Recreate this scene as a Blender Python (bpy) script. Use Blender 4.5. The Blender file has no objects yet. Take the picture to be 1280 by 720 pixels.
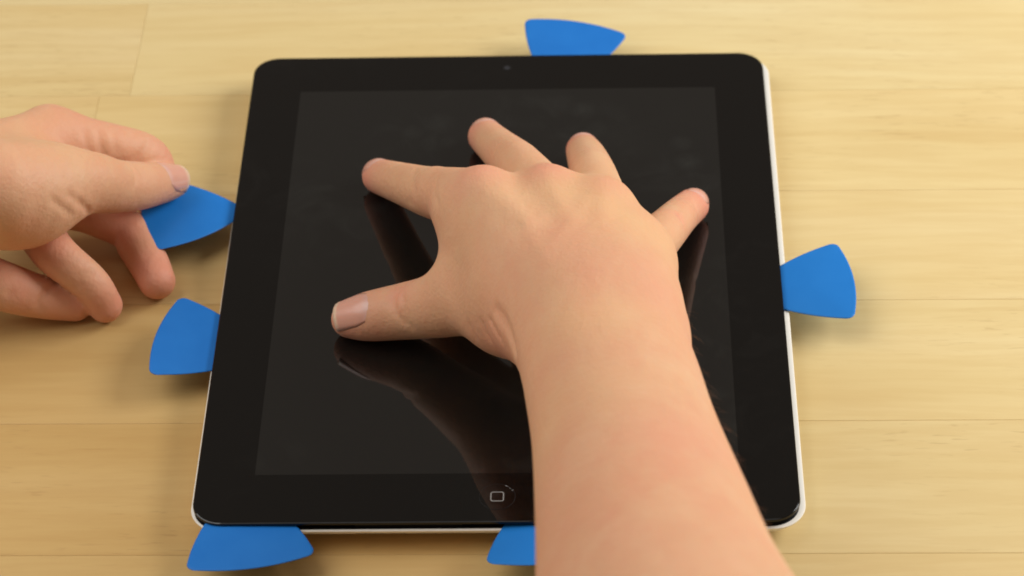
import bpy, bmesh, math, random
import numpy as np
from mathutils import Vector, Matrix

S = bpy.context.scene
COL = S.collection
Z0 = 11.2                                # millimetres from the table top to the upper face of the glass


def W(p):                                # millimetres about the centre of the glass -> metres, table top at z = 0
    return (p[0] * .001, p[1] * .001, (p[2] + Z0) * .001)


# ------------------------------------------------------------------ camera
cam_d = bpy.data.cameras.new('camera')
cam = bpy.data.objects.new('camera', cam_d)
COL.objects.link(cam)
cam.location = W((30.402, -735.468, 612.657))
cam.rotation_euler = (.8688, .0259, .0154)
cam_d.sensor_width = 36
cam_d.lens = 101.745
cam_d.clip_start = .02
cam_d.clip_end = 20
cam_d.dof.use_dof = True
cam_d.dof.focus_distance = .905
cam_d.dof.aperture_fstop = 15
S.camera = cam

# ------------------------------------------------------------------ room light
world = bpy.data.worlds.new('World')
S.world = world
world.use_nodes = True
wb = world.node_tree.nodes['Background']
wb.inputs[0].default_value = (1., .84, .70, 1)
wb.inputs[1].default_value = .20


def area(name, loc, target, size, power, color):
    d = bpy.data.lights.new(name, 'AREA')
    d.shape = 'DISK'
    d.size = size
    d.energy = power
    d.color = color
    o = bpy.data.objects.new(name, d)
    COL.objects.link(o)
    o.location = loc
    o.rotation_euler = (Vector(target) - Vector(loc)).to_track_quat('-Z', 'Y').to_euler()
    return o


area('window_light', (.90, .22, .56), (0, .02, 0), .75, 12.9, (1, 1, .99))
area('fill_lamp', (-.76, -.08, 1.02), (0, .03, 0), 1.15, 9.8, (1, 1, .99))  # added fill for the left side of the arms, no such lamp seen
area('ceiling_lamp', (0, .35, 1.6), (0, 0, 0), 1.2, 2.4, (1, 1, .99))

S.render.engine = 'CYCLES'
vs = S.view_settings
S.display_settings.display_device = 'sRGB'
vs.view_transform = 'Standard'
vs.look = 'None'
vs.exposure = 0
vs.gamma = 1
vs.use_curve_mapping = False
S.cycles.filter_width = 1.8
try:
    S.cycles.use_denoising = True
    S.cycles.max_bounces = 8
except Exception:
    pass


# ------------------------------------------------------------------ helpers
def mesh_obj(name, verts, faces, mat=None, parent=None, smooth=True, scale=True):
    me = bpy.data.meshes.new(name)
    me.from_pydata([W(v) for v in verts] if scale else [tuple(v) for v in verts], [], faces)
    me.update()
    o = bpy.data.objects.new(name, me)
    COL.objects.link(o)
    if mat:
        me.materials.append(mat)
    if smooth:
        me.polygons.foreach_set('use_smooth', [True] * len(me.polygons))
    if parent:
        o.parent = parent
    return o


def tag(o, label, cat, group=None, kind=None):
    o['label'] = label
    o['category'] = cat
    if group:
        o['group'] = group
    if kind:
        o['kind'] = kind
    return o


def empty(name):
    o = bpy.data.objects.new(name, None)
    o.empty_display_size = .01
    COL.objects.link(o)
    return o


def sharp(o, deg=35):
    me = o.data
    bm = bmesh.new()
    bm.from_mesh(me)
    for e in bm.edges:
        e.smooth = not (len(e.link_faces) == 2 and e.calc_face_angle(0) > math.radians(deg))
    bm.to_mesh(me)
    bm.free()


class NT:
    """small node-tree writer"""
    def __init__(s, name):
        s.m = bpy.data.materials.new(name)
        s.m.use_nodes = True
        s.t = s.m.node_tree
        s.b = s.t.nodes['Principled BSDF']

    def n(s, typ, **kw):
        k = s.t.nodes.new(typ)
        for a, v in kw.items():
            if a.startswith('i_'):
                k.inputs[a[2:].replace('_', ' ')].default_value = v
            else:
                setattr(k, a, v)
        return k

    def l(s, a, b):
        s.t.links.new(a, b)

    def math(s, op, a, b=0., clamp=False):
        k = s.n('ShaderNodeMath', operation=op, use_clamp=clamp)
        for i, v in enumerate((a, b)):
            if isinstance(v, (int, float)):
                k.inputs[i].default_value = v
            else:
                s.l(v, k.inputs[i])
        return k.outputs[0]

    def mix(s, f, a, b, mode='MIX'):
        k = s.n('ShaderNodeMix', data_type='RGBA', blend_type=mode)
        for i, v in ((0, f), (6, a), (7, b)):
            if isinstance(v, (int, float)):
                k.inputs[i].default_value = v
            elif isinstance(v, tuple):
                k.inputs[i].default_value = v + (1,) if len(v) == 3 else v
            else:
                s.l(v, k.inputs[i])
        return k.outputs[2]

    def noise(s, vec, scale, detail=3, rough=.5, dist=0.):
        k = s.n('ShaderNodeTexNoise')
        k.inputs['Scale'].default_value = scale
        k.inputs['Detail'].default_value = detail
        k.inputs['Roughness'].default_value = rough
        k.inputs['Distortion'].default_value = dist
        if vec is not None:
            s.l(vec, k.inputs['Vector'])
        return k.outputs['Fac']

    def ramp(s, f, stops):
        k = s.n('ShaderNodeValToRGB')
        e = k.color_ramp.elements
        while len(e) < len(stops):
            e.new(.5)
        for el, (p, c) in zip(e, stops):
            el.position = p
            el.color = c + (1,) if isinstance(c, tuple) else (c, c, c, 1)
        s.l(f, k.inputs[0])
        return k.outputs[0]

    def mapping(s, vec, scale=(1, 1, 1), loc=None, rot=(0, 0, 0)):
        k = s.n('ShaderNodeMapping')
        k.inputs['Scale'].default_value = scale
        k.inputs['Rotation'].default_value = rot
        s.l(vec, k.inputs['Vector'])
        if loc is not None:
            s.l(loc, k.inputs['Location'])
        return k.outputs[0]

    def bump(s, h, strength, dist):
        k = s.n('ShaderNodeBump')
        k.inputs['Strength'].default_value = strength
        k.inputs['Distance'].default_value = dist
        s.l(h, k.inputs['Height'])
        s.l(k.outputs[0], s.b.inputs['Normal'])


# ------------------------------------------------------------------ materials
def wood_material():
    t = NT('pale wood')
    co = t.n('ShaderNodeTexCoord').outputs['Object']
    rnd = t.n('ShaderNodeObjectInfo').outputs['Random']
    cx = t.n('ShaderNodeCombineXYZ')
    t.l(t.math('MULTIPLY', rnd, 37.), cx.inputs[0])
    t.l(t.math('MULTIPLY', rnd, 91.), cx.inputs[1])
    t.l(t.math('MULTIPLY', rnd, 53.), cx.inputs[2])
    off = cx.outputs[0]
    add = t.n('ShaderNodeVectorMath', operation='ADD')
    t.l(co, add.inputs[0])
    t.l(off, add.inputs[1])
    v = add.outputs[0]
    warp = t.noise(t.mapping(v, (3, 9, 9)), 1, 2)
    wv = t.n('ShaderNodeVectorMath', operation='ADD')
    t.l(v, wv.inputs[0])
    cw = t.n('ShaderNodeCombineXYZ')
    t.l(t.math('MULTIPLY', t.math('SUBTRACT', warp, .5), .03), cw.inputs[1])
    t.l(cw.outputs[0], wv.inputs[1])
    v2 = wv.outputs[0]
    broad = t.noise(t.mapping(v2, (3, 26, 26)), 1, 3, .55)
    fine = t.noise(t.mapping(v2, (22, 260, 260)), 1, 4, .62)
    streak = t.noise(t.mapping(v2, (4, 70, 70)), 1, 2, .5)
    pore = t.noise(t.mapping(v2, (105, 820, 820)), 1, 2, .55)
    patch = t.noise(t.mapping(v2, (9, 22, 22)), 1, 2, .5)
    c = t.ramp(broad, [(.28, (.64, .493, .228)), (.52, (.69, .552, .277)), (.74, (.715, .59, .322))])
    c = t.mix(t.math('MULTIPLY', t.ramp(fine, [(.40, 1.), (.60, 0.)]), .20), c, (.52, .34, .125))
    c = t.mix(t.math('MULTIPLY', t.ramp(streak, [(.30, 1.), (.40, 0.)]), .18), c, (.52, .34, .125))
    blot = t.noise(t.mapping(v2, (7, 13, 13)), 1, 3, .6)
    c = t.mix(t.math('MULTIPLY', t.ramp(blot, [(.42, 0.), (.68, 1.)]), .22), c, (.60, .41, .16))
    pm = t.math('MULTIPLY', t.ramp(pore, [(.60, 0.), (.70, 1.)]), t.ramp(patch, [(.42, 0.), (.62, 1.)]))
    c = t.mix(t.math('MULTIPLY', pm, .27), c, (.33, .19, .065))
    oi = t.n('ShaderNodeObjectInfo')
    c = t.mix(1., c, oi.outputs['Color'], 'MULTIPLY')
    t.l(c, t.b.inputs['Base Color'])
    r = t.math('ADD', .40, t.math('MULTIPLY', fine, .12))
    t.l(r, t.b.inputs['Roughness'])
    t.b.inputs['Specular IOR Level'].default_value = .4
    t.bump(t.math('SUBTRACT', t.math('MULTIPLY', fine, .4), pm), .12, .0004)
    return t.m


def plain(name, color, rough=.5, spec=.5, metal=0.):
    t = NT(name)
    t.b.inputs['Base Color'].default_value = color + (1,)
    t.b.inputs['Roughness'].default_value = rough
    t.b.inputs['Specular IOR Level'].default_value = spec
    t.b.inputs['Metallic'].default_value = metal
    return t


def glass_material(name, color, haze, spec=.5, touched=False):
    t = plain(name, color, .03, spec)
    co = t.n('ShaderNodeTexCoord').outputs['Object']
    smear = t.ramp(t.noise(co, 60, 3, .6, 1.), [(.5, 0.), (.72, 1.)])
    smear2 = t.ramp(t.noise(co, 17, 1, .5), [(.45, 0.), (.62, 1.)])
    f = t.math('MULTIPLY', smear, smear2)
    f = t.math('MULTIPLY', f, .35)
    if touched:                          # greasy finger marks left on the screen
        for x, y, r, a in ((63, 55, 6, .55), (61, 66, 5, .4), (27, 86, 6, .6), (18, 90, 8, .35), (-24, 79, 7, .4), (-33, 74, 5, .35), (-20, 68, 4, .3), (40, 70, 12, .15)):
            d = t.n('ShaderNodeVectorMath', operation='DISTANCE')
            t.l(co, d.inputs[0])
            d.inputs[1].default_value = W((x, y, 0))
            blot = t.math('MULTIPLY', t.ramp(t.math('MULTIPLY', d.outputs['Value'], 1000. / (2 * r)), [(.1, 1.), (.5, 0.)]), t.noise(co, 330, 2, .6))
            f = t.math('MAXIMUM', f, t.math('MULTIPLY', blot, a * 1.3))
    c = t.mix(f, color, haze)
    t.l(c, t.b.inputs['Base Color'])
    t.l(t.math('ADD', .055 if touched else .03, t.math('MULTIPLY', f, .10)), t.b.inputs['Roughness'])
    return t.m


def blue_material():
    t = plain('blue plastic', (.01, .15, .55), .42, .3)
    co = t.n('ShaderNodeTexCoord').outputs['Object']
    rnd = t.n('ShaderNodeObjectInfo').outputs['Random']
    n = t.noise(co, 90, 3)
    c = t.mix(n, (.009, .135, .48), (.014, .175, .56))
    c = t.mix(t.math('MULTIPLY', rnd, .5), c, (.012, .20, .56))
    t.l(c, t.b.inputs['Base Color'])
    t.l(t.math('ADD', .36, t.math('MULTIPLY', n, .16)), t.b.inputs['Roughness'])
    t.bump(t.noise(co, 1400, 2), .08, .0002)
    return t.m


def skin_material(name, stretch):
    t = NT(name)
    co0 = t.n('ShaderNodeTexCoord').outputs['Object']
    co = t.mapping(co0, stretch)
    bl = t.n('ShaderNodeAttribute', attribute_name='blush').outputs['Fac']
    yl = t.n('ShaderNodeAttribute', attribute_name='sallow').outputs['Fac']
    n1 = t.noise(co, 38, 3, .6)
    n2 = t.noise(co, 160, 3, .6)
    c = t.mix(t.ramp(n1, [(.3, 0.), (.7, 1.)]), (.63, .352, .197), (.66, .352, .205))
    c = t.mix(t.math('MULTIPLY', t.ramp(n2, [(.40, 0.), (.68, 1.)]), .34), c, (.62, .285, .165))
    n3 = t.noise(co, 24, 4, .65)
    c = t.mix(t.math('MULTIPLY', t.ramp(n3, [(.44, 0.), (.66, 1.)]), .42), c, (.655, .275, .165))
    n4 = t.noise(t.mapping(co, (1, 1, 1.3)), 62, 3, .6)
    c = t.mix(t.math('MULTIPLY', t.ramp(n4, [(.50, 0.), (.70, 1.)]), .30), c, (.70, .46, .27))
    c = t.mix(t.math('MULTIPLY', yl, .8, True), c, (.68, .42, .21))
    c = t.mix(t.math('MULTIPLY', bl, t.math('ADD', .25, t.math('MULTIPLY', n3, 1.0)), True), c, (.68, .25, .175))
    sp = t.n('ShaderNodeTexVoronoi')
    sp.inputs['Scale'].default_value = 34
    t.l(co0, sp.inputs['Vector'])
    c = t.mix(t.math('MULTIPLY', t.ramp(sp.outputs['Distance'], [(.014, 1.), (.03, 0.)]), .45), c, (.42, .19, .10))
    t.l(c, t.b.inputs['Base Color'])
    t.b.inputs['Roughness'].default_value = .54
    t.b.inputs['Specular IOR Level'].default_value = .30
    t.b.inputs['Subsurface Weight'].default_value = .22
    t.b.inputs['Subsurface Radius'].default_value = (1., .32, .16)
    t.b.inputs['Subsurface Scale'].default_value = .0035
    cell = t.n('ShaderNodeTexVoronoi')
    cell.inputs['Scale'].default_value = 900
    t.l(t.mapping(co0, (1, .6, 1)), cell.inputs['Vector'])
    h = t.math('ADD', t.math('MULTIPLY', cell.outputs['Distance'], .35), t.noise(co0, 420, 3, .6))
    h = t.math('ADD', h, t.math('MULTIPLY', t.noise(co0, 150, 4, .6), 1.6))
    t.bump(h, .28, .0007)
    return t.m


def nail_material():
    t = NT('fingernail')
    e = t.n('ShaderNodeAttribute', attribute_name='free_edge').outputs['Fac']
    m = t.n('ShaderNodeAttribute', attribute_name='moon').outputs['Fac']
    c = t.mix(t.math('MULTIPLY', e, .8), (.66, .33, .24), (.76, .57, .40))
    c = t.mix(t.math('MULTIPLY', m, .55), c, (.66, .46, .42))
    t.l(c, t.b.inputs['Base Color'])
    t.b.inputs['Roughness'].default_value = .28
    t.b.inputs['Subsurface Weight'].default_value = .1
    t.b.inputs['Subsurface Scale'].default_value = .002
    return t.m


M_wood = wood_material()
M_glass = glass_material('black bezel glass', (.0022, .0020, .0018), (.010, .0095, .0085))
M_disp = glass_material('dark display glass', (.0052, .0052, .0047), (.020, .021, .0185), .85, True)
M_alu = plain('pale aluminium', (.90, .86, .77), .35, .5, .0).m
M_black = plain('black plastic', (.003, .0027, .0025), .6, .15).m
M_tray = plain('black tray', (.01, .01, .01), .6).m
M_icon = plain('grey print', (.30, .29, .27), .5).m
M_ring = plain('button rim', (.007, .0065, .006), .6, .3).m
M_lens = plain('lens glass', (.03, .03, .035), .1).m
M_fleck = plain('pale glint', (.22, .21, .20), .4).m
M_blue = blue_material()
M_skin = skin_material('skin', (1., .42, .6))
M_nail = nail_material()
M_hair = plain('fine brown hair', (.26, .14, .07), .5).m

# ------------------------------------------------------------------ table
random.seed(11)
table = empty('table')
tag(table, 'pale varnished wooden table top of long glued staves under everything', 'table')
PITCH = 58.5
THICK = 30.


def stave(x0, x1, y0, y1, shade_tint=None):
    b, g = .18, .02
    x0 += g; x1 -= g; y0 += g; y1 -= g
    cx, cy = (x0 + x1) / 2, (y0 + y1) / 2
    hx, hy = (x1 - x0) / 2, (y1 - y0) / 2
    v, f = [], []
    for (ix, z) in ((0, -THICK), (0, -b), (b * .35, -b * .35), (b, 0)):
        for sx, sy in ((-1, -1), (1, -1), (1, 1), (-1, 1)):
            v.append((sx * (hx - ix) * .001, sy * (hy - ix) * .001, z * .001))
    for k in range(3):
        for i in range(4):
            j = (i + 1) % 4
            f.append((k * 4 + i, k * 4 + j, k * 4 + 4 + j, k * 4 + 4 + i))
    f.append((12, 13, 14, 15))
    f.append((3, 2, 1, 0))
    o = mesh_obj('stave', v, f, M_wood, table, False, False)
    o.location = (cx * .001, cy * .001, 0)
    k = random.uniform(-.015, .015)
    w = random.uniform(0, .03)
    if shade_tint:
        w, k = shade_tint
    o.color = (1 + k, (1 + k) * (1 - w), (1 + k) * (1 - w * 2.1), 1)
    return o


joints = {-2: [58.], -1: [50.], 0: [60.], 1: [30.], 2: [-20.], 3: [-150., 18.], 4: [-139.], 5: [95.]}
# staves left of the tablet tinted redder, darker: shade put into their colour
SHADE_TINT = {-3: (.15, -.13), -2: (.16, -.14), -1: (.15, -.13), 0: (.175, -.16), 1: (.16, -.14), 2: (.11, -.08), 3: (.06, -.02), 4: (.05, -.02)}
for r in range(-7, 12):
    y0 = -122. + PITCH * r
    cuts = list(joints.get(r, [random.uniform(-260, 200)]))
    lo, hi = min(cuts), max(cuts)
    while lo > -820:
        lo -= random.uniform(330, 430)
        cuts.append(max(lo, -820))
    while hi < 820:
        hi += random.uniform(330, 430)
        cuts.append(min(hi, 820))
    cuts = sorted(cuts)
    for a, b in zip(cuts, cuts[1:]):
        if b - a > 1:
            shade_tint = None
            if (a + b) / 2 < 40 and r in SHADE_TINT:
                shade_tint = SHADE_TINT[r]
            stave(a, b, y0, y0 + PITCH, shade_tint)
table.rotation_euler = (0, 0, math.radians(-.35))

# ------------------------------------------------------------------ tablet
tablet = empty('tablet')
tag(tablet, 'black glass tablet with switched off screen and thin pale metal rim lying under the hand', 'tablet')


def rr(hx, hy, r, n=10):
    pts = []
    for cx, cy, a0 in ((hx - r, hy - r, 0), (-hx + r, hy - r, 90), (-hx + r, -hy + r, 180), (hx - r, -hy + r, 270)):
        for i in range(n + 1):
            a = math.radians(a0 + 90 * i / n)
            pts.append((cx + r * math.cos(a), cy + r * math.sin(a)))
    return pts


def rings(name, prof, hx, hy, r, off, mat, parent, cap=(True, True)):
    v, f = [], []
    m = None
    for ins, z in prof:
        p = rr(hx - ins, hy - ins, max(r - ins, .6))
        m = len(p)
        v += [(x + off[0], y + off[1], z) for x, y in p]
    for k in range(len(prof) - 1):
        for i in range(m):
            j = (i + 1) % m
            f.append((k * m + j, k * m + i, (k + 1) * m + i, (k + 1) * m + j))
    if cap[0]:
        f.append(tuple(range(m)))
    if cap[1]:
        f.append(tuple(reversed(range((len(prof) - 1) * m, len(prof) * m))))
    o = mesh_obj(name, v, f, mat, parent)
    sharp(o, 35)
    for k, poly in enumerate(o.data.polygons):
        if len(poly.vertices) > 4:
            poly.use_smooth = False
    return o


GX, GY = 91.75, 119.5
case = rings('rear_case', [(2.7, -5.6), (2.7, -2.95), (2.5, -2.75), (.3, -2.75), (.1, -2.80), (0, -2.95), (.1, -3.25), (.8, -4.3), (2.4, -6.3),
                           (5., -8.5), (11, -10.3), (22, -11.15)], 93., 120.6, 10.4, (.6, .35), M_alu, tablet)
case.rotation_euler = (0, 0, math.radians(-.10))
rings('inner_tray', [(0, -5.58), (0, -5.4)], 90., 117.6, 8., (.6, .35), M_tray, tablet)
rings('gasket', [(2.9, -2.76), (2.9, -2.66), (.1, -2.66), (0, -2.70), (0, -2.76)], GX - .25, GY - .1, 9., (0, 0), M_black, tablet, (False, False))
glass = rings('glass_panel', [(.40, 0), (.39, -.005), (.12, -.10), (0, -.32), (0, -.85), (.15, -1.0)], GX, GY, 9.2, (0, 0), M_glass, tablet)
rings('display', [(0, .03), (0, -.02)], 73.9, 98.55, .6, (0, 0), M_disp, glass)

# black adhesive left between the picks, along the edge under the glass
per = rr(GX - 1.7, GY - 1.7, 7.6, 12)
dense = []
for a, b in zip(per, per[1:] + per[:1]):
    L = math.hypot(b[0] - a[0], b[1] - a[1])
    n = max(1, int(L / 4))
    dense += [(a[0] + (b[0] - a[0]) * i / n, a[1] + (b[1] - a[1]) * i / n) for i in range(n)]


def blocked(x, y):
    if y > 110 and -2 < x < 46:
        return True
    if y < -110 and (-102 < x < -46 or -10 < x < 44):
        return True
    if x > 85 and -36 < y < 20:
        return True
    return x < -85 and (-60 < y < -6 or 10 < y < 56)


runs, cur = [], []
start = next(i for i, p in enumerate(dense) if blocked(*p))
for i in range(len(dense)):
    p = dense[(start + i) % len(dense)]
    if blocked(*p):
        if len(cur) > 2:
            runs.append(cur)
        cur = []
    else:
        cur.append(p)
if len(cur) > 2:
    runs.append(cur)
for run in runs:
    v, f = [], []
    for i, p in enumerate(run):
        a, b = run[max(i - 1, 0)], run[min(i + 1, len(run) - 1)]
        tx, ty = b[0] - a[0], b[1] - a[1]
        l = math.hypot(tx, ty)
        nx, ny = ty / l, -tx / l
        for du, z in ((.8, -5.4), (.8, -1.35), (.5, -1.04), (-.8, -1.04), (-.8, -5.4)):
            v.append((p[0] + nx * du, p[1] + ny * du, z))
    for i in range(len(run) - 1):
        for k in range(4):
            f.append((i * 5 + k, i * 5 + 5 + k, i * 5 + 6 + k, i * 5 + 1 + k))
    mesh_obj('adhesive_strip', v, f, M_black, tablet)


def disc(name, c, r, z, mat, parent, n=32, dish=0.):
    v = [(c[0], c[1], z - dish)]
    f = []
    for k in (1, 2, 3):
        for i in range(n):
            a = 2 * math.pi * i / n
            q = k / 3
            v.append((c[0] + r * q * math.cos(a), c[1] + r * q * math.sin(a), z - dish * (1 - q * q)))
    for i in range(n):
        j = (i + 1) % n
        f.append((0, 1 + i, 1 + j))
        for k in (0, 1):
            f.append((1 + k * n + i, 1 + (k + 1) * n + i, 1 + (k + 1) * n + j, 1 + k * n + j))
    return mesh_obj(name, v, f, mat, parent)


def band(name, inner, outer, z, mat, parent, h=.02):
    n = len(inner)
    v = [(x, y, z) for x, y in inner] + [(x, y, z) for x, y in outer] + [(x, y, z - h) for x, y in outer]
    f = []
    for i in range(n):
        j = (i + 1) % n
        f.append((i, n + i, n + j, j))
        f.append((n + i, 2 * n + i, 2 * n + j, n + j))
    return mesh_obj(name, v, f, mat, parent)


HB = (.4, -108.7)
button = disc('home_button', HB, 5.4, .04, M_glass, glass, 40)
circ = lambda r: [(HB[0] + r * math.cos(2 * math.pi * i / 48), HB[1] + r * math.sin(2 * math.pi * i / 48)) for i in range(48)]
band('button_rim', circ(5.4), circ(5.52), .038, M_ring, glass, .002)
sq = lambda h, r: [(HB[0] + x, HB[1] + y) for x, y in rr(h, h, r, 5)]
band('home_symbol', sq(1.75, .55), sq(2.08, .85), .075, M_icon, glass)
for fx, fy, fl, fa in ((3.2, -104.2, .7, -25), (5.0, -106.0, .42, 35), (4.2, -105.2, .3, -40)):  # small glints at the button edge, painted as pale flecks
    ca, sa = math.cos(math.radians(fa)), math.sin(math.radians(fa))
    w = .16
    mesh_obj('glint', [(fx + a * ca - b * sa, fy + a * sa + b * ca, .08) for a, b in ((-fl, 0), (0, -w), (fl, 0), (0, w))], [(0, 1, 2, 3)],
             M_fleck, glass)
CAM = (-.3, 111.7)
lens = disc('front_camera', CAM, 1.5, .04, M_ring, glass, 24)
disc('lens', CAM, .85, .06, M_lens, glass, 20, -.03)

# ------------------------------------------------------------------ opening picks
def pick_outline(s, b, r, n=14):
    V = [Vector((math.cos(a), math.sin(a))) * s / math.sqrt(3) for a in (math.pi / 2, math.pi / 2 + 2 * math.pi / 3, math.pi / 2 + 4 * math.pi / 3)]
    pts = []
    for i in range(3):
        A, B, C2 = V[i], V[(i + 1) % 3], V[(i + 2) % 3]
        nn = ((A + B) / 2).normalized()
        n2 = ((B + C2) / 2).normalized()
        for k in range(n):
            t = k / n
            q = A + (B - A) * t + nn * b * 4 * t * (1 - t)
            tg = (B - A) + nn * b * 4 * (1 - 2 * t)
            pts.append(q + Vector((tg.y, -tg.x)).normalized() * r)
        t1 = (B - A) - nn * b * 4
        t2 = (C2 - B) + n2 * b * 4
        a1, a2 = math.atan2(-t1.x, t1.y), math.atan2(-t2.x, t2.y)
        while a2 < a1:
            a2 += 2 * math.pi
        for k in range(7):
            a = a1 + (a2 - a1) * k / 6
            pts.append(B + Vector((math.cos(a), math.sin(a))) * r)
    return pts


def pick_mesh():
    out = pick_outline(32.48, 2.2, 2.6)
    prof = [(0., .0), (.955, .27), (.985, .22), (1., .08), (1., -.08), (.985, -.22), (.955, -.27)]
    v, f = [(0, 0, .00032)], []
    n = len(out)
    for q, z in prof[1:]:
        v += [(p.x * q * .001, p.y * q * .001, z * .001) for p in out]
    v.append((0, 0, -.00032))
    for i in range(n):
        j = (i + 1) % n
        f.append((0, 1 + i, 1 + j))
        for k in range(len(prof) - 2):
            f.append((1 + k * n + i, 1 + (k + 1) * n + i, 1 + (k + 1) * n + j, 1 + k * n + j))
        f.append((len(v) - 1, 1 + (len(prof) - 2) * n + j, 1 + (len(prof) - 2) * n + i))
    me = bpy.data.meshes.new('opening_pick')
    me.from_pydata(v, [], f)
    me.polygons.foreach_set('use_smooth', [True] * len(me.polygons))
    me.materials.append(M_blue)
    return me


PM = pick_mesh()
PICKS = [
    (101.314, -9.378, 1.652, -.10, -.005, -1.31, 'blue plastic opening pick wedged into the right edge of the tablet'),
    (21.991, 125.887, 2.906, -.12, -.029, -1.337, 'blue plastic opening pick wedged into the far edge of the tablet by its camera'),
    (-97.497, -34.505, -1.731, -.13, .001, -1.581, 'blue plastic opening pick in the left edge, next below the pick held by fingers'),
    (-74.262, -123.269, .185, -.023, .02, -1.378, 'blue plastic opening pick under the near left corner of the tablet'),
    (16.022, -122.95, .056, -.09, -.05, -1.53, 'blue plastic opening pick in the near edge, half hidden by the forearm'),
    (-109.2, 30.2, -1.371, -.15, .053, .33, 'blue plastic opening pick pinched between thumb and finger at the left edge'),
]
for x, y, th, pit, rol, z, lab in PICKS:
    o = bpy.data.objects.new('opening_pick', PM)
    COL.objects.link(o)
    o.matrix_world = Matrix.Translation(W((x, y, z))) @ Matrix.Rotation(th, 4, 'Z') @ Matrix.Rotation(pit, 4, 'X') @ Matrix.Rotation(rol, 4, 'Y')
    tag(o, lab, 'pick', 'opening picks around the tablet')


# ------------------------------------------------------------------ hands: one distance field per hand, meshed as one closed surface
class Field:
    def __init__(s, lo, hi, dx):
        s.lo = np.array(lo, np.float32)
        s.dx = dx
        s.n = np.ceil((np.array(hi) - s.lo) / dx).astype(int) + 1
        s.ax = [s.lo[i] + dx * np.arange(s.n[i], dtype=np.float32) for i in range(3)]
        s.a = np.full(s.n, 40., np.float32)

    def blank(s):
        f = Field.__new__(Field)
        f.lo, f.dx, f.n, f.ax = s.lo, s.dx, s.n, s.ax
        f.a = np.full(s.n, 40., np.float32)
        return f

    def box(s, lo, hi):
        sl = []
        for i in range(3):
            a = max(0, int((lo[i] - s.lo[i]) / s.dx))
            b = min(s.n[i], int((hi[i] - s.lo[i]) / s.dx) + 2)
            if b <= a:
                return None, None
            sl.append(slice(a, b))
        sl = tuple(sl)
        return sl, (s.ax[0][sl[0]][:, None, None], s.ax[1][sl[1]][None, :, None], s.ax[2][sl[2]][None, None, :])

    @staticmethod
    def smin(a, b, k):
        if k <= 0:
            return np.minimum(a, b)
        h = np.maximum(k - np.abs(a - b), 0) / k
        return np.minimum(a, b) - h * h * k * .25

    def cone(s, a, ra, b, rb, k=0.):
        a = np.array(a, float); b = np.array(b, float)
        m = max(ra, rb) + max(k, 14) + 4
        sl, g = s.box(np.minimum(a, b) - m, np.maximum(a, b) + m)
        if sl is None:
            return
        ab = b - a
        t = ((g[0] - a[0]) * ab[0] + (g[1] - a[1]) * ab[1] + (g[2] - a[2]) * ab[2]) / max(float(ab @ ab), 1e-9)
        t = np.clip(t, 0, 1)
        d = np.sqrt((g[0] - a[0] - t * ab[0]) ** 2 + (g[1] - a[1] - t * ab[1]) ** 2 + (g[2] - a[2] - t * ab[2]) ** 2) - (ra + (rb - ra) * t)
        s.a[sl] = s.smin(s.a[sl], d.astype(np.float32), k)

    def chain(s, pts, k=0., per=6):
        """smooth tube through (x, y, z, r) points (Catmull-Rom)"""
        P = np.array(pts, float)
        P = np.vstack([2 * P[0] - P[1], P, 2 * P[-1] - P[-2]])
        out = []
        for i in range(1, len(P) - 2):
            p0, p1, p2, p3 = P[i - 1], P[i], P[i + 1], P[i + 2]
            for t in np.linspace(0, 1, per, endpoint=False):
                out.append(.5 * (2 * p1 + (p2 - p0) * t + (2 * p0 - 5 * p1 + 4 * p2 - p3) * t * t + (3 * p1 - p0 - 3 * p2 + p3) * t ** 3))
        out.append(P[-2])
        t = s.blank()
        for a, b in zip(out, out[1:]):
            t.cone(a[:3], a[3], b[:3], b[3], 0)
        s.a = s.smin(s.a, t.a, k)

    def ell(s, c, r, k=0., rot=None):
        m = max(r) + max(k, 12) + 4
        c = np.array(c, float)
        sl, g = s.box(c - m, c + m)
        if sl is None:
            return
        R = np.array(rot) if rot is not None else np.eye(3)
        q = [(g[0] - c[0]) * R[0, i] + (g[1] - c[1]) * R[1, i] + (g[2] - c[2]) * R[2, i] for i in range(3)]
        k0 = np.sqrt(sum((q[i] / r[i]) ** 2 for i in range(3)))
        k1 = np.sqrt(sum((q[i] / r[i] ** 2) ** 2 for i in range(3))) + 1e-6
        s.a[sl] = s.smin(s.a[sl], (k0 * (k0 - 1) / k1).astype(np.float32), k)

    def groove(s, pts, w, amp):
        """amp > 0 cuts a crease along the polyline, amp < 0 raises a ridge"""
        P = np.array(pts, float)
        m = 3 * w
        sl, g = s.box(P.min(0) - m, P.max(0) + m)
        if sl is None:
            return
        best = None
        if len(P) == 1:
            P = np.vstack([P, P + 1e-3])
        for a, b in zip(P, P[1:]):
            ab = b - a
            t = np.clip(((g[0] - a[0]) * ab[0] + (g[1] - a[1]) * ab[1] + (g[2] - a[2]) * ab[2]) / max(float(ab @ ab), 1e-9), 0, 1)
            d = (g[0] - a[0] - t * ab[0]) ** 2 + (g[1] - a[1] - t * ab[1]) ** 2 + (g[2] - a[2] - t * ab[2]) ** 2
            best = d if best is None else np.minimum(best, d)
        s.a[sl] += (amp * np.exp(-best / (w * w))).astype(np.float32)

    def sample(s, p):
        q = (np.array(p, float) - s.lo) / s.dx
        i = np.clip(np.floor(q).astype(int), 0, s.n - 2)
        f = q - i
        r = 0.
        for dx in (0, 1):
            for dy in (0, 1):
                for dz in (0, 1):
                    w = (f[0] if dx else 1 - f[0]) * (f[1] if dy else 1 - f[1]) * (f[2] if dz else 1 - f[2])
                    r += w * s.a[i[0] + dx, i[1] + dy, i[2] + dz]
        return r

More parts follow.
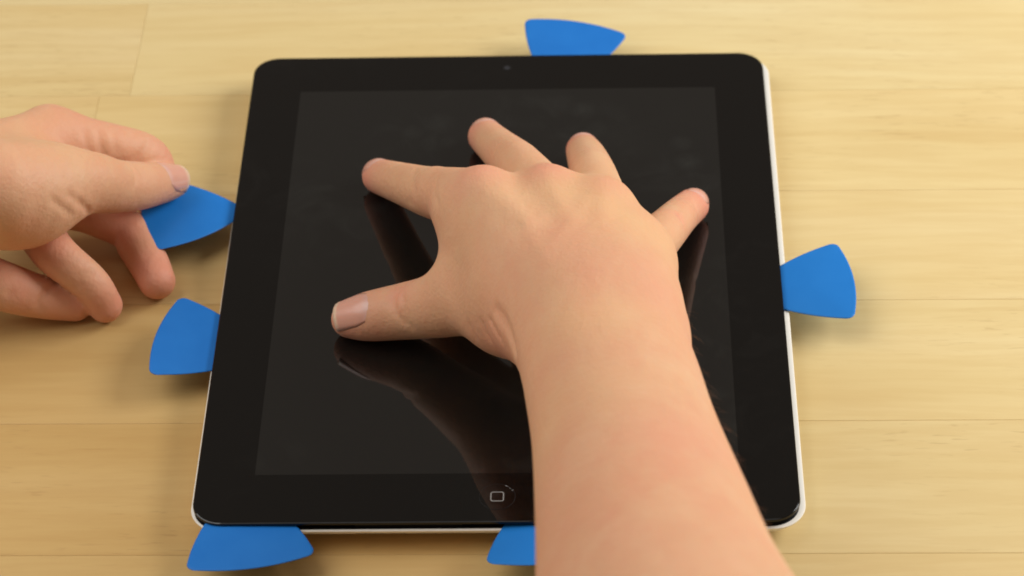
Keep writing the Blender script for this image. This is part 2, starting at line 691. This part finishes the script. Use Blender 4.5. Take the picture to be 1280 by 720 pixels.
    def march(s, p, d, far=40.):
        """first surface point from p along d (None if there is none)"""
        p = np.array(p, float); d = np.array(d, float)
        t = 0.
        while t < far:
            v = s.sample(p + d * t)
            if v < .02:
                return p + d * t
            t += max(.05, min(v, 3.) * .6)
        return None

    def grad(s, p):
        e = s.dx
        g = np.array([s.sample(p + e * np.eye(3)[i]) - s.sample(p - e * np.eye(3)[i]) for i in range(3)])
        return g / (np.linalg.norm(g) + 1e-9)

    def surface(s):
        """surface nets"""
        a = s.a
        for k in range(3):                   # close the skin where the arm leaves the built volume
            for e in (0, -1):
                sl = [slice(None)] * 3
                sl[k] = e
                a[tuple(sl)] = np.maximum(a[tuple(sl)], .5)
        ins = a < 0
        n = a.shape
        c = np.zeros((n[0] - 1, n[1] - 1, n[2] - 1), np.int8)
        for dx in (0, 1):
            for dy in (0, 1):
                for dz in (0, 1):
                    c += ins[dx:n[0] - 1 + dx, dy:n[1] - 1 + dy, dz:n[2] - 1 + dz]
        act = (c > 0) & (c < 8)
        ijk = np.argwhere(act)
        idx = np.full(act.shape, -1, np.int64)
        idx[act] = np.arange(len(ijk))
        acc = np.zeros((len(ijk), 3)); cnt = np.zeros(len(ijk))
        corners = [(x, y, z) for x in (0, 1) for y in (0, 1) for z in (0, 1)]
        for p in corners:
            for ax in range(3):
                if p[ax] == 0:
                    q = list(p); q[ax] = 1
                    va = a[ijk[:, 0] + p[0], ijk[:, 1] + p[1], ijk[:, 2] + p[2]]
                    vb = a[ijk[:, 0] + q[0], ijk[:, 1] + q[1], ijk[:, 2] + q[2]]
                    m = (va < 0) != (vb < 0)
                    t = np.where(m, va / np.where(m, va - vb, 1), 0)
                    pos = np.tile(np.array(p, float), (len(ijk), 1))
                    pos[:, ax] = t
                    acc[m] += pos[m]
                    cnt[m] += 1
        V = (ijk + acc / cnt[:, None]) * s.dx + s.lo
        F = []
        for ax in range(3):
            o1, o2 = [(1, 2), (2, 0), (0, 1)][ax]
            sa = [slice(1, -1)] * 3; sb = [slice(1, -1)] * 3
            sa[ax] = slice(0, -1); sb[ax] = slice(1, None)
            A, B = ins[tuple(sa)], ins[tuple(sb)]
            for flip, m in ((0, A & ~B), (1, ~A & B)):
                e = np.argwhere(m)
                e[:, o1] += 1; e[:, o2] += 1
                def cell(d1, d2):
                    k = e.copy(); k[:, o1] -= d1; k[:, o2] -= d2
                    return idx[k[:, 0], k[:, 1], k[:, 2]]
                q = np.stack([cell(1, 1), cell(0, 1), cell(0, 0), cell(1, 0)], 1)
                F.append(q[:, ::-1] if flip else q)
        return V, np.vstack(F)


def relax(V, F, it):
    for _ in range(it):
        for lam in (.5, -.52):
            acc = np.zeros_like(V); cnt = np.zeros(len(V))
            for k in range(4):
                a, b = F[:, k], F[:, (k + 1) % 4]
                np.add.at(acc, a, V[b]); np.add.at(cnt, a, 1)
                np.add.at(acc, b, V[a]); np.add.at(cnt, b, 1)
            V = V + lam * (acc / cnt[:, None] - V)
    return V


def skin_object(name, fld, blush, sallow):
    V, F = fld.surface()
    V = relax(V, F, 3)
    me = bpy.data.meshes.new(name)
    P = np.empty_like(V)
    P[:, 0] = V[:, 0] * .001; P[:, 1] = V[:, 1] * .001; P[:, 2] = (V[:, 2] + Z0) * .001
    me.vertices.add(len(P)); me.vertices.foreach_set('co', P.ravel())
    me.loops.add(F.size); me.loops.foreach_set('vertex_index', F.ravel().astype(np.int32))
    me.polygons.add(len(F))
    me.polygons.foreach_set('loop_start', np.arange(0, F.size, 4, dtype=np.int32))
    me.polygons.foreach_set('use_smooth', [True] * len(F))
    me.update(calc_edges=True)
    me.validate()
    for nm, spots in (('blush', blush), ('sallow', sallow)):
        w = np.zeros(len(V))
        for (c, r, amt) in spots:
            w = np.maximum(w, amt * np.exp(-((V - np.array(c)) ** 2).sum(1) / r ** 2))
        me.attributes.new(nm, 'FLOAT', 'POINT').data.foreach_set('value', w.astype(np.float32))
    me.materials.append(M_skin)
    o = bpy.data.objects.new(name, me)
    COL.objects.link(o)
    return o


def unit(v):
    v = np.array(v, float)
    return v / np.linalg.norm(v)


def nail(parent, fld, centre, axis, dorsal, width, length, edge=.22, lift=.35):
    """curved nail plate laid on the back of the finger end"""
    axis = unit(axis)
    dorsal = unit(np.array(dorsal) - axis * np.dot(dorsal, axis))
    side = np.cross(axis, dorsal)
    nu, nv = 15, 17
    v, f, fe, mo = [], [], [], []
    for j in range(nv):
        b = -1 + 2 * j / (nv - 1)
        wid = width / 2 * (1 - .16 * max(0, b - .2) ** 2 - .30 * max(0, -b - .25) ** 1.5)
        for i in range(nu):
            a = -1 + 2 * i / (nu - 1)
            bb = b * (1 - .16 * a * a) if b > 0 else b * (1 - .20 * a * a)
            q = np.array(centre) + side * a * wid + axis * bb * length / 2
            h = fld.march(q + dorsal * 14, -dorsal)
            if h is None:
                h = q
            e = lift * (1 - .9 * abs(a) ** 3) * (1 if b > -.55 else max(-.6, 1 - (-.55 - b) * 3.2))
            v.append(h + dorsal * e)
            fe.append(min(1, max(0, (b * (1 + .0 * a) - (1 - 2 * edge) - .12 * a * a) / .10)))
            mo.append(max(0, 1 - ((b + .95) / .45) ** 2 - a * a * .8))
    # the free end runs straight on instead of curling down round the finger end
    V = np.array(v).reshape(nv, nu, 3)
    j0 = int(nv * .62)
    for j in range(j0, nv):
        s = (j - j0 + 1)
        pred = V[j0 - 1] + (V[j0 - 1] - V[j0 - 3]) / 2 * s
        V[j] = V[j] * .35 + pred * .65
    v = [tuple(p) for p in V.reshape(-1, 3)]
    for j in range(nv - 1):
        for i in range(nu - 1):
            f.append((j * nu + i, j * nu + i + 1, (j + 1) * nu + i + 1, (j + 1) * nu + i))
    o = mesh_obj('fingernail', v, f, M_nail)
    for nm, val in (('free_edge', fe), ('moon', mo)):
        o.data.attributes.new(nm, 'FLOAT', 'POINT').data.foreach_set('value', val)
    bm = bmesh.new()
    bm.from_mesh(o.data)
    bmesh.ops.recalc_face_normals(bm, faces=bm.faces)
    up = sum((x.normal for x in bm.faces), Vector())
    if up.dot(Vector(dorsal)) < 0:
        bmesh.ops.reverse_faces(bm, faces=bm.faces)
    bm.to_mesh(o.data)
    bm.free()
    s = o.modifiers.new('thickness', 'SOLIDIFY')
    s.thickness = .0005
    s.offset = -1
    o.parent = parent
    return o


# ---- right hand and forearm
F1 = Field((-60, -372, -3), (100, 76, 184), .9)
THUMB = [(-48.0, -33.6, 6.6, 6.2), (-41.7, -34.2, 8.2, 8.0), (-30.4, -35.6, 11.4, 9.1), (-19.8, -40.3, 17.4, 10.1), (-8.5, -46., 24.5, 11.4), (8, -60, 33, 13.)]
INDEX = [(-42.4, 41.3, 6.0, 6.0), (-33.4, 24.6, 16., 7.0), (-22.3, 5.6, 27., 8.4), (-13.2, -8.2, 36, 9.5), (-4.2, -22.1, 44.5, 10)]
MIDDLE = [(-6.7, 62.9, 6.2, 6.2), (-1.3, 41., 17.5, 6.9), (5.0, 16.4, 30., 8.0), (10., -2.4, 38.5, 8.5), (16.0, -21.7, 44.5, 9.6)]
RING = [(27.0, 54.5, 6.0, 6.0), (28.3, 36., 17., 6.7), (30.2, 9.7, 31., 7.5), (31.8, -8.6, 38., 8.2), (33.4, -26.8, 43.5, 9.4)]
PINKY = [(63.3, 23.8, 5.8, 5.8), (58.6, 9.2, 13., 6.3), (52.9, -12.6, 24., 7.1), (48.7, -26.6, 30.5, 7.6), (43.0, -38.7, 37.0, 8.8)]
WR = np.array((31.5, -92., 47.))
palm = F1.blank()
for q, rr_ in ((INDEX[-1], 9.4), (MIDDLE[-1], 9.6), (RING[-1], 9.2), (PINKY[-1], 8.6)):
    q = np.array(q[:3])
    e = WR + (q - WR) * .12 + np.array([(q[0] - 20) * .2 + 1.5, 0, 0])
    palm.cone(q, rr_, e, 13.5, 11)
palm.cone((2, -34, 37), 9, (14, -70, 38), 14, 12)          # flesh of the palm
palm.cone((43, -44, 33), 9.5, (38., -68, 40), 12., 14)
palm.cone((22, -26, 38), 9, (26, -60, 38), 13, 12)
# wrist and forearm: two bones side by side
ARM = [((22.8, -74, 43), (37, -74, 42.5), 12.8, 12.3), ((24.6, -98, 49.5), (41., -98, 49), 15.9, 15.3), ((27.8, -118, 55), (43.1, -118, 54.8), 17.1, 16.4),
       ((32.8, -151, 63), (45, -151, 63), 19, 18.3), ((38, -195.6, 76), (48.2, -195.6, 76), 22.3, 21.6), ((42.6, -238, 90.5), (50.6, -238, 90.5), 25.6, 24.7),
       ((48, -285, 108), (56, -285, 108), 29.2, 28.6), ((52, -328, 125), (58.6, -328, 125), 32, 31.5), ((55, -360, 138), (61, -360, 138), 33.5, 33), ((58, -400, 154), (64, -400, 154), 35, 34.5)]
arm = F1.blank()
arm.chain([tuple(a[0]) + (a[2],) for a in ARM], 0, 14)
arm.chain([tuple(a[1]) + (a[3],) for a in ARM], 16, 14)
palm.a = Field.smin(palm.a, arm.a, 14)
body = F1.blank()
body.a = palm.a.copy()
fs = []
own = []
for ch, k in ((INDEX, 7), (MIDDLE, 7), (RING, 7), (PINKY, 7)):
    t = F1.blank()
    t.chain(ch)
    own.append(t)
    fs.append(Field.smin(palm.a, t.a, k))
t = F1.blank()
t.chain(THUMB)
thumb1 = F1.blank()
thumb1.a = t.a.copy()
t.ell((4, -57, 29), (12.5, 14, 12), 9)                     # thenar pad
fs.append(Field.smin(palm.a, t.a, 9))
F1.a = fs[0]
for x in fs[1:]:
    F1.a = Field.smin(F1.a, x, 2.)
# web between thumb and index
F1.cone((-10, -38, 30), 6.5, (-10.5, -20, 36.5), 8., 12)
F1.cone((-3, -24, 40), 9, (6, -58, 40), 11, 10)
# knuckles, tendons
for q in (INDEX, MIDDLE, RING, PINKY):
    p = np.array(q[-1][:3])
    F1.groove([p + (0, 3, 9)], 5.6, -.75)
    F1.groove([p + (0, -6, 10), p * .6 + WR * .4 + (0, 0, 14)], 3.4, -.6)
    F1.groove([p + (0, 0, 11), p * .72 + WR * .28 + (0, 0, 13)], 2.6, -.25)
    pip = np.array(q[2][:3])
    F1.groove([pip + (0, 2, 8)], 5, -.5)
for a, b in ((INDEX, MIDDLE), (MIDDLE, RING), (RING, PINKY)):      # hollows between the knuckles
    m = (np.array(a[-1][:3]) + np.array(b[-1][:3])) / 2
    F1.groove([m + (0, 4, 9), m + (0, -8, 11)], 4.5, .5)
BL1 = [(np.array(q[-1][:3]) + (0, 3, 9), 8.5, a) for q, a in ((INDEX, .7), (MIDDLE, .8), (RING, .35), (PINKY, .3))]
BL1 += [(q[0][:3], 13, 1.) for q in (INDEX, MIDDLE, RING, PINKY)] + [(THUMB[0][:3], 15, .8), ((2, -75, 30), 14, .5)]
BL1 += [((42, -86, 66), 22, .28), ((50, -190, 98), 26, .25), ((24, -60, 62), 20, .2)]
SA1 = [((26, -25, 58), 26, .7), ((40, -40, 56), 22, .8), ((30, -110, 70), 20, .5), ((20, -160, 75), 26, .4)]
# skin folds
for pts, w, amp in (
        ([(-29.1, -33.0, 21.6), (-29.9, -42.9, 21.0), (-27.8, -47.2, 14.3)], 1., .8),
        ([(-31.3, -34.2, 20.9), (-32.9, -39.2, 19.5), (-32.2, -43.4, 17.1), (-30.1, -45.8, 15.5)], 1., .9),
        ([(-33.8, -37.1, 19.8), (-34.4, -40.9, 17.6)], .9, .5),
        ([(-7.9, -66.3, 32.0), (-7.0, -67.5, 30.1), (-6.1, -68.1, 28.1)], .9, .5),
        ([(-4.0, -71.4, 37.4), (-2.8, -73.0, 35.2), (-1.4, -74.4, 32.8)], 1., .7),
        ([(-1.1, -75.6, 42.0), (.7, -79.7, 41.6), (2.4, -83.4, 40.7)], 1., .7),
        ([(1.9, -81.3, 47.8), (3.4, -86.5, 48.8), (4.7, -90.7, 49.0)], 1., .6),
        ([(.6, -77.5, 47.8), (3.4, -84.6, 49.6), (6.2, -93.4, 50.2), (7.6, -99.3, 50.3)], 1.7, 1.2),
        ([(56.4, -8.2, 29.2), (58.1, -9.7, 28.4), (58.8, -11.6, 27.9)], 1., .5),
        ([(-27.9, 12.4, 31.6), (-28.3, 5.0, 33.0), (-27.2, -1.5, 32.9)], 1., .4),
        ([(-19.3, -7.9, 43.7), (-20.1, -15.4, 43.8), (-18.4, -23.4, 45.3)], 1.2, .3)):
    F1.groove(pts, w, amp)


def knuckle_folds(fld, ch, i, offs, amp, w=.8, n0=(0, -.6, .8), span=62):
    p = np.array(ch[i][:3])
    ax = unit(np.array(ch[i - 1][:3]) - np.array(ch[i + 1][:3]))
    up = unit(np.array(n0) - ax * np.dot(n0, ax))
    sd = np.cross(ax, up)
    for j, d in enumerate(offs):
        pts = []
        for a in np.linspace(-span, span, 13):
            q = math.radians(a)
            pts.append(p + ax * (d + .5 * math.cos(q * 2.2 + j) * (1 if d > 0 else -1)) + (up * math.cos(q) + sd * math.sin(q)) * ch[i][3])
        fld.groove(pts, w, amp * (1 if j != 1 else 1.25))


knuckle_folds(F1, INDEX, 2, (-1.8, .2, 2.1), .32)
knuckle_folds(F1, MIDDLE, 2, (-1.8, .2, 2.1), .32)
knuckle_folds(F1, RING, 2, (-1.8, .2, 2.1), .32)
knuckle_folds(F1, PINKY, 1, (-1.0, .8), .36, n0=(.3, -.5, .8))
knuckle_folds(F1, PINKY, 2, (-1.6, .3, 1.8), .3, n0=(.2, -.5, .8))
knuckle_folds(F1, INDEX, 1, (-.8, .9), .3)
for pts in ([(2, -28, 56.5), (9, -44, 60), (11, -58, 61), (17, -74, 62.5)], [(28, -36, 57.5), (24, -52, 60.5), (17, -66, 62)], [(40, -44, 54), (36, -60, 58.5), (38, -76, 61)]):
    F1.groove(pts, 2.2, -.24)            # veins
BL1 += [((57.5, -9.7, 28.8), 4., .6), ((-31, -38, 20), 6., .7)]
hand1 = skin_object('human_hand', F1, BL1, SA1)
tag(hand1, 'bare right hand and forearm pressing spread fingers on the dark tablet screen', 'hand', 'hands working on the tablet')
nail(hand1, thumb1, (-46.2, -33.6, 8), (-1, .08, -.12), (-.14, -.5, 1), 12., 13.4, .13)
for ch, fl, dn, wd in ((INDEX, own[0], (-.5, .7, .8), 9.), (MIDDLE, own[1], (-.1, .8, .7), 9.4), (RING, own[2], (-.05, .8, .7), 9.), (PINKY, own[3], (.45, .0, 1), 8.6)):
    q, p = np.array(ch[0][:3]), np.array(ch[1][:3])
    nail(hand1, fl, q + (q - p) * .05, q - p, dn, wd, wd * 1.15)

# fine hair along the outer edge of the forearm
rng = random.Random(5)
hv, hf = [], []
for k in range(110):
    y = rng.uniform(-262, -78)
    base = F1.march((110, y, 50 - (y + 92) * .30 + rng.uniform(-9, 7)), (-1, 0, 0), 90)
    if base is None:
        continue
    nrm = F1.grad(base)
    L = rng.uniform(2.5, 6.5)
    dirn = unit(nrm * .55 + np.array((rng.uniform(-.1, .2), -1 + rng.uniform(-.2, .5), rng.uniform(-.1, .5))))
    w = rng.uniform(.022, .042)
    i0 = len(hv)
    n = 4
    for j in range(n + 1):
        t = j / n
        p = base + dirn * L * t + nrm * (1.1 * t * (1 - t)) * L * .3 - np.array((0, 0, 1)) * .6 * t * t
        ww = w * (1 - .85 * t)
        for a in range(3):
            an = 2 * math.pi * a / 3
            hv.append(tuple(p + ww * (np.array((math.cos(an), 0, math.sin(an))))))
    for j in range(n):
        for a in range(3):
            b = (a + 1) % 3
            hf.append((i0 + j * 3 + a, i0 + j * 3 + b, i0 + j * 3 + 3 + b, i0 + j * 3 + 3 + a))
hair = mesh_obj('arm_hair', hv, hf, M_hair, hand1)
hair['kind'] = 'stuff'

# ---- left hand
F2 = Field((-300, -70, -12), (-98, 90, 120), .9)
L_THUMB = [(-112.8, 37.2, 8.0, 5.8), (-116.5, 33., 10.6, 7.0), (-122.2, 23., 17.4, 8.2), (-128.4, 14.7, 24., 9.0), (-136, 5.3, 33., 10.6), (-158, -13.5, 46., 15.)]
L_INDEX = [(-120.5, 37.5, -5.4, 5.4), (-119.4, 42.8, 2., 6.6), (-121.8, 44.9, 12, 7.8), (-134.2, 40.5, 20.5, 8.4), (-151.9, 37.4, 26.5, 9.8)]
L_MIDDLE = [(-115.3, .2, -5., 6.2), (-119., 9., -4.6, 6.8), (-123.2, 17.4, -4., 7.2), (-127.5, 23.5, -1.8, 6.9), (-138.5, 26.5, 3.5, 7.9), (-149.2, 27., 11., 9.4)]
L_RING = [(-131.2, -11.8, -5.2, 5.8), (-135.2, -11.2, 4., 6.3), (-146.4, -6.0, 12.5, 7.2), (-155, 9., 13., 8.), (-164.2, 25.5, 10., 9.2)]
L_PINKY = [(-141.4, -10.6, -5.2, 6.0), (-150, -12.2, -1.6, 6.9), (-160.3, -13.6, 3.6, 8.0), (-172, -12, 8., 8.6), (-183, -6, 10., 8.8)]
LW = np.array((-190., -8., 42.))
palm = F2.blank()
for q, r_ in ((L_INDEX[-1], 9.8), (L_MIDDLE[-1], 9.8), (L_RING[-1], 9.3), (L_PINKY[-1], 8.6)):
    q = np.array(q[:3])
    palm.cone(q, r_, LW + (q - LW) * .12, 14, 12)
palm.cone((-150, 5, 34), 12., (-184, -9, 44), 15.5, 12)
LARM = [((-190, -8, 46), 20.5), ((-225, -16, 60), 22.5), ((-262, -24, 75), 26), ((-300, -32, 90), 29)]
arm = F2.blank()
arm.chain([tuple(a) + (r,) for a, r in LARM], 0, 12)
arm.chain([(a[0], a[1] + 10, a[2] - 12, r - 2) for a, r in LARM], 14, 12)
palm.a = Field.smin(palm.a, arm.a, 12)
fs = []
for ch, k in ((L_INDEX, 7), (L_MIDDLE, 6), (L_RING, 6), (L_PINKY, 6)):
    t = F2.blank()
    t.chain(ch)
    fs.append(Field.smin(palm.a, t.a, k))
t = F2.blank()
t.chain(L_THUMB)
thumb2 = F2.blank()
thumb2.a = t.a.copy()
t.ell((-157, -7.5, 34), (19, 14.5, 14.5), 10)
fs.append(Field.smin(palm.a, t.a, 9))
F2.a = fs[0]
for x in fs[1:]:
    F2.a = Field.smin(F2.a, x, 1.2)
F2.groove([np.array(L_INDEX[-1][:3]) + (-2, 3, 9)], 6, -.6)
BL2 = [(L_INDEX[0][:3], 10, .6), ((-113, 48, 12), 9, .6), ((-140, 45, 26), 12, .6), (L_MIDDLE[0][:3], 14, .9), (L_MIDDLE[3][:3], 16, .8), (L_RING[0][:3], 13, .8),
       (L_PINKY[0][:3], 13, .8), (L_RING[2][:3], 14, .6), (L_PINKY[2][:3], 14, .5), ((-128, 20, 22), 7, .3)]
SA2 = [((-150, 10, 48), 22, .4)]
for pts, w, amp in (
        ([(-139.5, 34.7, 31.8), (-139.0, 31.9, 29.5), (-138., 30, 26.5)], 1.1, .7),
        ([(-135.5, 37.7, 30.2), (-134.7, 34.1, 27.7), (-133.8, 32.2, 24.2)], 1.1, .7),
        ([(-131.2, 39.1, 28.3), (-130.0, 33.8, 23.5)], 1., .35),
        ([(-123.3, 35.9, 18.4), (-120.9, 38.3, 20.0), (-119.1, 42.7, 21.3)], 1.4, 1.1),
        ([(-122.6, 17.4, 30.4), (-120.3, 14.8, 28.0), (-121.0, 9.9, 26.8)], .9, .45),
        ([(-120.4, 19.2, 27.6), (-118.5, 16.7, 25.1)], .9, .35),
        ([(-137.0, -13.3, 42.6), (-133.5, -9.4, 34.5), (-133.0, -5.5, 28.9)], 1.1, .7),
        ([(-141.6, -18.4, 44.6), (-136.8, -14.2, 35.0)], 1.1, .6),
        ([(-134.6, -11.0, 38.0), (-133.0, -7.3, 31.7)], .8, .4),
        ([(-122., 4.5, -1.5), (-118.5, 5.5, 1.3), (-114, 6., 0)], 1.1, .3),
        ([(-138.1, -16.8, 7.4), (-136.4, -15.7, 10.1), (-133.2, -13.3, 10.4)], 1.2, .8),
        ([(-151.2, -19.7, -.4), (-150.9, -18.6, 3.1), (-149.0, -14.9, 4.4), (-146.3, -10.8, 3.0)], 1.2, .8),
        ([(-160.1, -20.8, 7.5), (-156.9, -14.3, 9.2)], 1.1, .6)):
    F2.groove(pts, w, amp)
hand2 = skin_object('human_hand', F2, BL2, SA2)
tag(hand2, 'bare left hand reaching in from the left, thumb pinching a blue pick', 'hand', 'hands working on the tablet')
nail(hand2, thumb2, (-115.0, 34.4, 9), np.subtract(L_THUMB[0][:3], L_THUMB[2][:3]), (.34, -.30, 1), 11.4, 14., .16)
